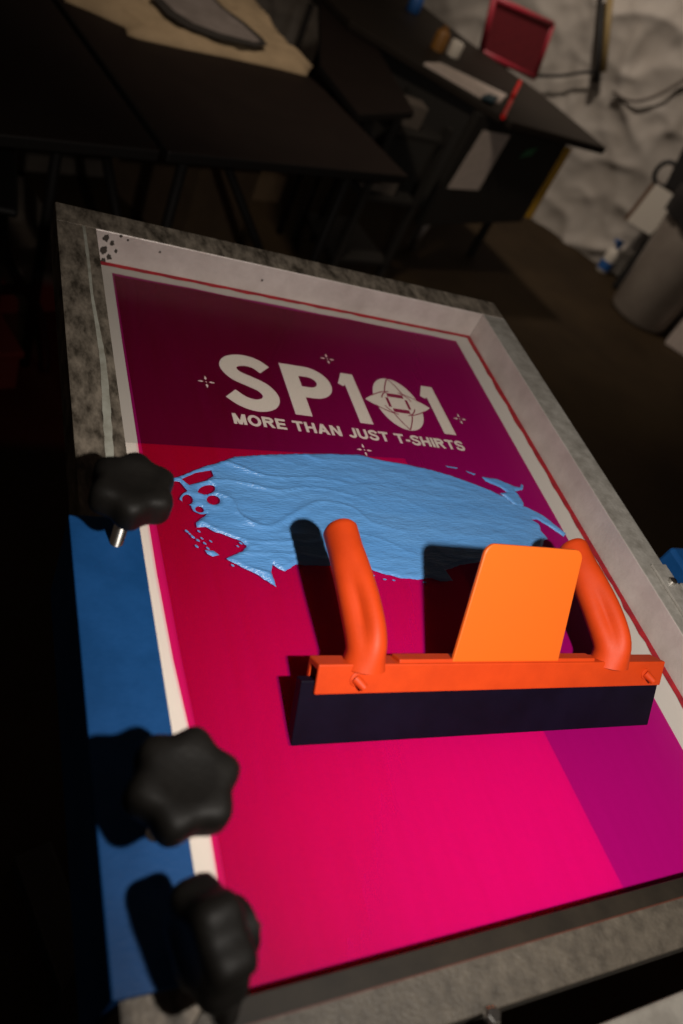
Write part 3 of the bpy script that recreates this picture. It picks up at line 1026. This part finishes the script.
bm = B(); box(bm, s0.x - .42, s0.x + .02, s0.y + .175, s0.y + .195, .476, .66); obj('backrest', bm, M['black'], ch, bevel=.006)

# ================================================================== desk
PD = (1.85, 2.75); AD = 15
desk = thing('desk', 'black office desk with a charcoal end panel and steel foot', 'desk', (1.9, 3.0, 0))
top = [at(u, v, .74) for u, v in ((513, 122), (607, 148), (541, 93), (520, 70))]
fl = at(350, 20, .74)
deskpoly = [Vector((p.x, p.y, 0)) for p in (top[0], top[1], top[2])] + [Vector((2.02, 3.62, 0)), Vector((1.80, 4.25, 0)), Vector((1.12, 4.05, 0)), Vector((fl.x, fl.y, 0))]
bm = B(); prism(bm, deskpoly, .71, .74); obj('desktop', bm, M['desk'], desk, bevel=.005)
pn = Vector((-math.sin(math.radians(AD)), math.cos(math.radians(AD)), 0))
bm = B()
pp = [onv(u, v, PD, AD) for u, v in ((418, 226), (521, 222), (568, 143), (478, 118))]
pp[2].z = pp[3].z = .7095
slab(bm, pp, pn * .03); obj('end_panel', bm, M['deskpanel'], desk, bevel=.003)
bm = B()
a0 = Vector((1.70, 2.78, 0)); b0 = Vector((1.25, 3.28, 0))
slab(bm, [a0 + Vector((0, 0, .28)), b0 + Vector((0, 0, .28)), b0 + Vector((0, 0, .7095)), a0 + Vector((0, 0, .7095))], Vector((.02, .02, 0)))
obj('side_panel', bm, M['deskpanel'], desk)
for (x, y) in ((1.883, 3.027), (2.25, 3.10), (1.35, 3.55), (1.75, 4.0)):
    bm = B(); box(bm, x - .014, x + .014, y - .014, y + .014, .001, .7095); o = obj('leg', bm, M['steel'] if y < 3.05 else M['steel_dark'], desk)
bm = B()
g0 = onv(437, 224, PD, AD) + pn * .04; g1 = at(412, 247, .012)
tube(bm, [g1, g0], .013, 10); tag(obj('foot_tube', bm, M['alu_clean'], desk, smooth=True), 'bare steel foot')

# things taped to, leaning on and lying upon the desk
def panel_sheet(name, label, cat, px, m, off=.003, th=.0015):
    bm = B(); slab(bm, [onv(u, v, PD, AD) - pn * off for u, v in px], pn * th)
    return tag(obj(name, bm, m), label, cat)
panel_sheet('paper_sheet', 'pale sheet of paper taped to the charcoal desk end panel', 'paper', [(447, 188), (478, 190), (510, 135), (483, 130)], M['paper'])
panel_sheet('sticker', 'small dark green sticker on the desk end panel', 'sticker', [(519, 158), (531, 155), (538, 147), (526, 150)], M['green'])
bm = B()
q0, q1 = onv(525, 218, PD, AD), onv(566, 148, PD, AD)
q1.z = min(q1.z, .700)
d = Vector((.010, .003, 0))
slab(bm, [q0 + d, q0 + d * 4.2, q1 + d * 4.2, q1 + d], pn * .02)
tag(obj('spirit_level', bm, M['yellow'], bevel=.002), 'yellow strip standing against the right edge of the desk panel', 'level')
bm = B(); pts = [at(u, v, .744) for u, v in ((424, 64), (440, 64), (506, 96), (500, 103), (482, 98))]
prism(bm, pts, .7405, .750); tag(obj('paper_stack', bm, M['paper']), 'pale pile of papers along the front of the black desk', 'papers')
bm = B(); c = at(454, 52, .76)
lathe(bm, [(.022, 0), (.028, .004), (.028, .055), (.024, .06)], Matrix.Translation((c.x, c.y, .7405)), 24)
tag(obj('white_cup', bm, M['white'], auto=40), 'small white cup on the desk behind the papers', 'cup')
bm = B(); c = at(440, 42, .77)
lathe(bm, [(.030, 0), (.030, .06), (.022, .072), (.014, .076), (.014, .088)], Matrix.Translation((c.x, c.y, .7405)), 24)
tag(obj('amber_jar', bm, M['orangebg'], auto=40), 'amber jar on the desk next to the white cup', 'jar')
bm = B(); c = at(415, 5, .77)
lathe(bm, [(.028, 0), (.032, .005), (.032, .06), (.028, .065)], Matrix.Translation((c.x, c.y, .7405)), 24)
tag(obj('blue_tub', bm, M['bluelabel'], auto=40), 'small blue tub at the far end of the desk', 'tub')
for (ua, va, ub, vb, lab) in ((520, 82, 513, 96, 'red marker pen lying nearer the red chair'), (511, 101, 503, 117, 'red marker pen lying nearer the front edge of the desk')):
    a_, b_ = at(ua, va, .752), at(ub, vb, .752)
    r = thing('marker_pen', lab, 'pen', ((a_.x + b_.x) / 2, (a_.y + b_.y) / 2, .7405))
    bm = B(); tube(bm, [a_, a_.lerp(b_, .7)], .0085, 12); obj('barrel', bm, M['red'], r, smooth=False, auto=40)
    bm = B(); tube(bm, [a_.lerp(b_, .71), b_], .009, 12); obj('cap', bm, M['red'], r, auto=40)
bm = B(); c = at(495, 104, .748)
prism(bm, [at(u, v, .744) for u, v in ((480, 100), (492, 105), (497, 101), (487, 97))], .7505, .758)
tag(obj('teal_notebook', bm, M['teal']), 'small teal notebook at the end of the paper pile', 'notebook')

# wire shelf with boxes left of the desk
rk = thing('shelf_rack', 'dark metal rack holding grey boxes left of the desk panel', 'rack', (1.45, 2.75, 0))
for x, y in ((1.30, 2.54), (1.54, 2.60), (1.24, 2.84), (1.48, 2.90)):
    bm = B(); box(bm, x - .011, x + .011, y - .011, y + .011, .001, .66); obj('post', bm, M['steel_dark'], rk)
for z in (.10, .36, .60):
    bm = B(); prism(bm, [(1.29, 2.53), (1.55, 2.59), (1.49, 2.91), (1.23, 2.85)], z, z + .015); obj('shelf', bm, M['steel_dark'], rk)
for (x, y, z, s, lab) in ((1.37, 2.64, .3755, .07, 'grey box on the middle shelf of the dark rack'), (1.38, 2.64, .6155, .05, 'grey box on the top shelf of the dark rack')):
    bm = B(); box(bm, x - s, x + s, y - s * .7, y + s * .7, z, z + .08)
    tag(obj('grey_box', bm, M['palebin'], bevel=.003), lab, 'box')

# ================================================================== red mesh chair
PC = (2.5, 3.7); AC = 15
cn = Vector((-math.sin(math.radians(AC)), math.cos(math.radians(AC)), 0))
chair = thing('office_chair', 'office chair with a red mesh backrest behind the black desk', 'chair', (2.30, 3.90, 0))
bk = [onv(u, v, PC, AC) for u, v in ((482, 52), (535, 78), (553, 25), (495, -1))]
bm = B(); slab(bm, bk, cn * .012); obj('backrest', bm, M['redmesh'], chair, bevel=.005)
bm = B()
for i in range(4): tube(bm, [bk[i] + cn * .006, bk[(i + 1) % 4] + cn * .006], .014, 10)
obj('back_frame', bm, M['redframe'], chair, smooth=True)
bm = B(); box(bm, -.23, .23, -.02, .40, .44, .50, Matrix.Translation((2.30, 3.66, 0)) @ Matrix.Rotation(math.radians(AC), 4, 'Z')); obj('seat', bm, M['black'], chair, bevel=.02)
bm = B(); p0 = (bk[0] + bk[1]) / 2
tube(bm, [p0 + Vector((0, 0, .06)) + cn * .02, p0 + Vector((0, 0, -.10)) + cn * .03, Vector((2.29, 3.76, .47))], .016, 10); obj('back_support', bm, M['black'], chair, smooth=True)
bm = B(); lathe(bm, [(.03, .09), (.03, .28), (.02, .285), (.02, .442)], Matrix.Translation((2.26, 3.84, 0)), 16); obj('gas_lift', bm, M['black'], chair, auto=40)
for k in range(5):
    a_ = 2 * PI * k / 5 + .4
    bm = B(); e1 = Vector((2.26 + .27 * math.cos(a_), 3.84 + .27 * math.sin(a_), .06))
    tube(bm, [(2.26, 3.84, .11), e1], [.022, .014], 10)
    lg = obj('leg', bm, M['black'], chair, smooth=True)
    bm = B(); T = Matrix.Translation(e1 - Vector((0, 0, .032))) @ Matrix.Rotation(PI / 2, 4, 'X')
    lathe(bm, [(.027, -.012), (.027, .012)], T, 16); obj('caster', bm, M['black'], lg, auto=40)

# ================================================================== plastic sheeting on the wall
def wall_pt(s, z, off): return WP + WD * s + Vector((0, 0, z)) + WN * off
def folds(s, z):
    v = Vector((s * 1.0, z * 1.0, 0))
    h = .035 * noise.noise(v * 2.3)
    for ang, fr, am, ph in ((.5, 9., .020, 0.), (1.25, 13., .016, 3.), (2.2, 7., .024, 6.), (.05, 17., .009, 9.)):
        t = s * math.cos(ang) + z * math.sin(ang) + .35 * noise.noise(v * 1.7 + Vector((ph, 0, 0)))
        msk = max(0., noise.noise(v * 1.6 + Vector((ph, 5, 1))) + .25)
        h += am * msk * 2.2 * (1 - abs(math.sin(t * fr))) ** 2
    for fr, am, ph in ((2.6, .019, 2.), (5.0, .008, 7.), (9., .004, 4.)):
        q = noise.noise(Vector((s * fr + .6 * noise.noise(v * 4), z * fr * .8, ph)))
        h += am * (1 - min(1, abs(q) * 3.2)) ** 1.5
    # gathers that fan out from the point where the stick ties it back
    ds, dz = s + .30, z - .78
    r = math.hypot(ds, dz); th = math.atan2(dz, ds)
    h += .016 * math.exp(-r * 2.2) * (1 - abs(math.sin(th * 4.5 + 3.2 * noise.noise(v * 2.2)))) ** 2 * min(1, r * 6) * (1 + noise.noise(v * 2))
    return h
bm = B()
NS, NZ = 190, 150
grid = []
for j in range(NZ + 1):
    z = .002 + 2.2 * j / NZ
    row = []
    for i in range(NS + 1):
        s = -3.0 + 4.4 * i / NS
        row.append(bm.verts.new(wall_pt(s, z, .045 + max(-.03, folds(s, z)))))
    grid.append(row)
for j in range(NZ):
    for i in range(NS):
        bm.faces.new((grid[j][i], grid[j][i + 1], grid[j + 1][i + 1], grid[j + 1][i]))
tag(obj('plastic_sheet', bm, M['sheeting'], smooth=True), 'crumpled pale plastic sheeting hung over the back wall', 'sheeting')

# stick, cables on the sheet
PW = WP + WN * .150
stk = thing('wooden_stick', 'ochre wooden stick with a black clamp hanging against the pale sheeting', 'stick', tuple(onv(600, 78, PW, -45)))
a_, b_ = onv(603, 72, PW, -45), onv(611, -12, PW, -45)
bm = B(); tube(bm, [a_, b_], .017, 10); obj('shaft', bm, M['ochre'], stk, smooth=True)
c_, d_ = onv(595, 82, PW, -45), onv(601, -12, PW, -45)
bm = B(); tube(bm, [c_ + WN * -.02, onv(598, 60, PW, -45) - WN * .02, d_ - WN * .02], [.020, .014, .008], 10); obj('clamp', bm, M['black'], stk, smooth=True)
bm = B(); tube(bm, spline([onv(u, v, PW, -45) - WN * .02 for u, v in ((536, 76), (560, 76), (580, 73), (593, 72))], 5), .008, 8)
tag(obj('black_cord', bm, M['black'], smooth=True), 'black cord running from the stick to the red chair', 'cord')
bm = B(); tube(bm, spline([onv(u, v, PW, -45) - WN * .03 for u, v in ((612, 92), (625, 100), (640, 101), (660, 94), (690, 76))], 5), .008, 8)
tag(obj('grey_rope', bm, mat('grey_cable', (.13, .105, .085), .6), smooth=True), 'grey brown cord drooping across the sheeting right of the stick', 'cord')

# ================================================================== bin corner
can = thing('trash_can', 'grey round trash can on the floor by the sheeting', 'trash can', (3.265, 2.90, 0))
T = Matrix.Translation((3.265, 2.90, 0))
bm = B(); lathe(bm, [(.150, .002), (.158, .010), (.163, .02), (.200, .60), (.212, .605), (.214, .63), (.205, .635), (.192, .60), (.155, .03)], T, 48); obj('body', bm, M['can'], can, auto=40)
bm = B()
rs = []
for j, (r, z) in enumerate(((.216, .52), (.219, .60), (.218, .64), (.205, .648), (.185, .60), (.15, .48))):
    rs.append([T @ Vector(((r + .006 * noise.noise(Vector((k * .7, j, 2)))) * math.cos(2 * PI * k / 48), (r + .006 * noise.noise(Vector((k * .7, j, 2)))) * math.sin(2 * PI * k / 48), z + (.035 * noise.noise(Vector((k * .5, 1, 0))) if j == 0 else 0))) for k in range(48)])
rings(bm, rs, False); obj('bin_liner', bm, M['black'], can, smooth=True)

CB = at(611, 287, 0)
PB = (CB.x, CB.y)
cab = thing('storage_case', 'black low case standing between the trash can and the sheeting', 'case', tuple(CB), -PI / 4)
TB = WM[cab]
ztop = onv(627, 221, PB, -45).z
bm = B(); box(bm, 0, .46, .003, .085, .002, ztop - .001, TB); obj('body', bm, M['black'], cab, bevel=.006)
bm = B(); box(bm, .01, .45, -.006, .0025, .02, ztop - .02, TB); obj('door', bm, M['black'], cab, bevel=.002)
fq = [onv(u, v, PB, -45) for u, v in ((627, 221), (645, 242), (684, 202), (656, 184))]
fq[0].z = fq[1].z = ztop + .0005
wb = thing('white_box', 'white fronted box in a brown frame on top of the black case', 'box', (fq[0].x, fq[0].y, ztop), -PI / 4)
bm = B(); slab(bm, fq, -WN * .012); obj('front', bm, M['white'], wb)
bm = B()
q_ = [q - WN * .0125 for q in fq]
slab(bm, [q_[0] - WD * .02, q_[1], q_[2] + Vector((0, 0, .005)), q_[3] - WD * .02 + Vector((0, 0, .005))], -WN * .06); obj('body', bm, M['brown'], wb)
bag = thing('tool_bag', 'black tool bag with a ring handle lying on the white fronted box', 'bag', tuple(fq[2]))
bq = [onv(u, v, PB, -45) for u, v in ((664, 187), (688, 203), (716, 160), (686, 142))]
bm = B(); slab(bm, bq, -WN * .07); obj('body', bm, M['black'], bag, bevel=.01)
bm = B()
hc = onv(665, 175, PB, -45) - WN * .02
ringp = [hc + WD * (.05 * math.cos(t)) + Vector((0, 0, .06 * math.sin(t))) for t in [2 * PI * k / 16 for k in range(17)]]
tube(bm, ringp, .012, 8); obj('handle', bm, M['black'], bag, smooth=True)

bt = at(601, 271, 0)
bot = thing('spray_bottle', 'white bottle with a blue label on the floor left of the black cabinet', 'bottle', (bt.x, bt.y, 0))
T = Matrix.Translation((bt.x, bt.y, 0))
bm = B(); lathe(bm, [(.032, .001), (.036, .006), (.036, .12), (.026, .14), (.014, .15)], T, 24); obj('body', bm, M['white'], bot, auto=40)
bm = B(); lathe(bm, [(.0372, .02), (.0372, .07)], T, 24); obj('label', bm, M['bluelabel'], bot, auto=40)
bm = B(); lathe(bm, [(.016, .1505), (.016, .17), (.010, .175)], T, 16); box(bm, -.04, .015, -.011, .011, .175, .192, T); obj('spray_head', bm, M['bluelabel'], bot)
ct = thing('white_carton', 'pale carton on the floor in front of the trash can', 'carton', (3.44, 2.66, 0), -PI / 4)
bm = B(); box(bm, -.10, .14, -.09, .09, .002, .20, WM[ct]); obj('body', bm, M['paper'], ct, bevel=.003)
bm = B(); box(bm, -.10, .14, -.088, -.001, .2005, .204, WM[ct]); box(bm, -.10, .14, .001, .088, .2005, .204, WM[ct]); obj('flap', bm, M['white'], ct)

# ================================================================== light
def lamp(name, kind, loc, energy, col=(1, 1, 1), **kw):
    l = bpy.data.lights.new(name, kind)
    l.energy = energy; l.color = col
    for k, v in kw.items(): setattr(l, k, v)
    o = bpy.data.objects.new(name, l); COL.objects.link(o); o.location = loc
    return o
FL = Vector((.190, -.055, ZM + .550))
flash = lamp('flash', 'SPOT', FL, 29.5, (1, .93, .85), shadow_soft_size=.011, spot_size=math.radians(98), spot_blend=1.)
flash.rotation_euler = (Vector((.49, .38, ZM)) - FL).to_track_quat('-Z', 'Y').to_euler()
RL = Vector((1.75, 3.0, 2.5))
room = lamp('ceiling_spot', 'SPOT', RL, 95., (1, .88, .76), shadow_soft_size=.08, spot_size=math.radians(88), spot_blend=.9)  # unseen fill lamp, added to brighten the wall sheeting
room.rotation_euler = (WP + WD * .15 + Vector((0, 0, .5)) - RL).to_track_quat('-Z', 'Y').to_euler()
TLp = Vector((.6, 1.7, 2.5))
room2 = lamp('table_spot', 'SPOT', TLp, 48., (1, .86, .70), shadow_soft_size=.10, spot_size=math.radians(80), spot_blend=.9)  # second unseen fill, added to lift the shirt and desk panel
room2.rotation_euler = (Vector((1.25, 2.6, .6)) - TLp).to_track_quat('-Z', 'Y').to_euler()
w = bpy.data.worlds.new('world'); sc.world = w
w.use_nodes = True
w.node_tree.nodes['Background'].inputs['Color'].default_value = (1, .74, .58, 1)
w.node_tree.nodes['Background'].inputs['Strength'].default_value = .022

sc.view_settings.view_transform = 'Standard'
sc.view_settings.look = 'None'
sc.view_settings.exposure = 0
sc.view_settings.gamma = 1
sc.view_settings.use_curve_mapping = False
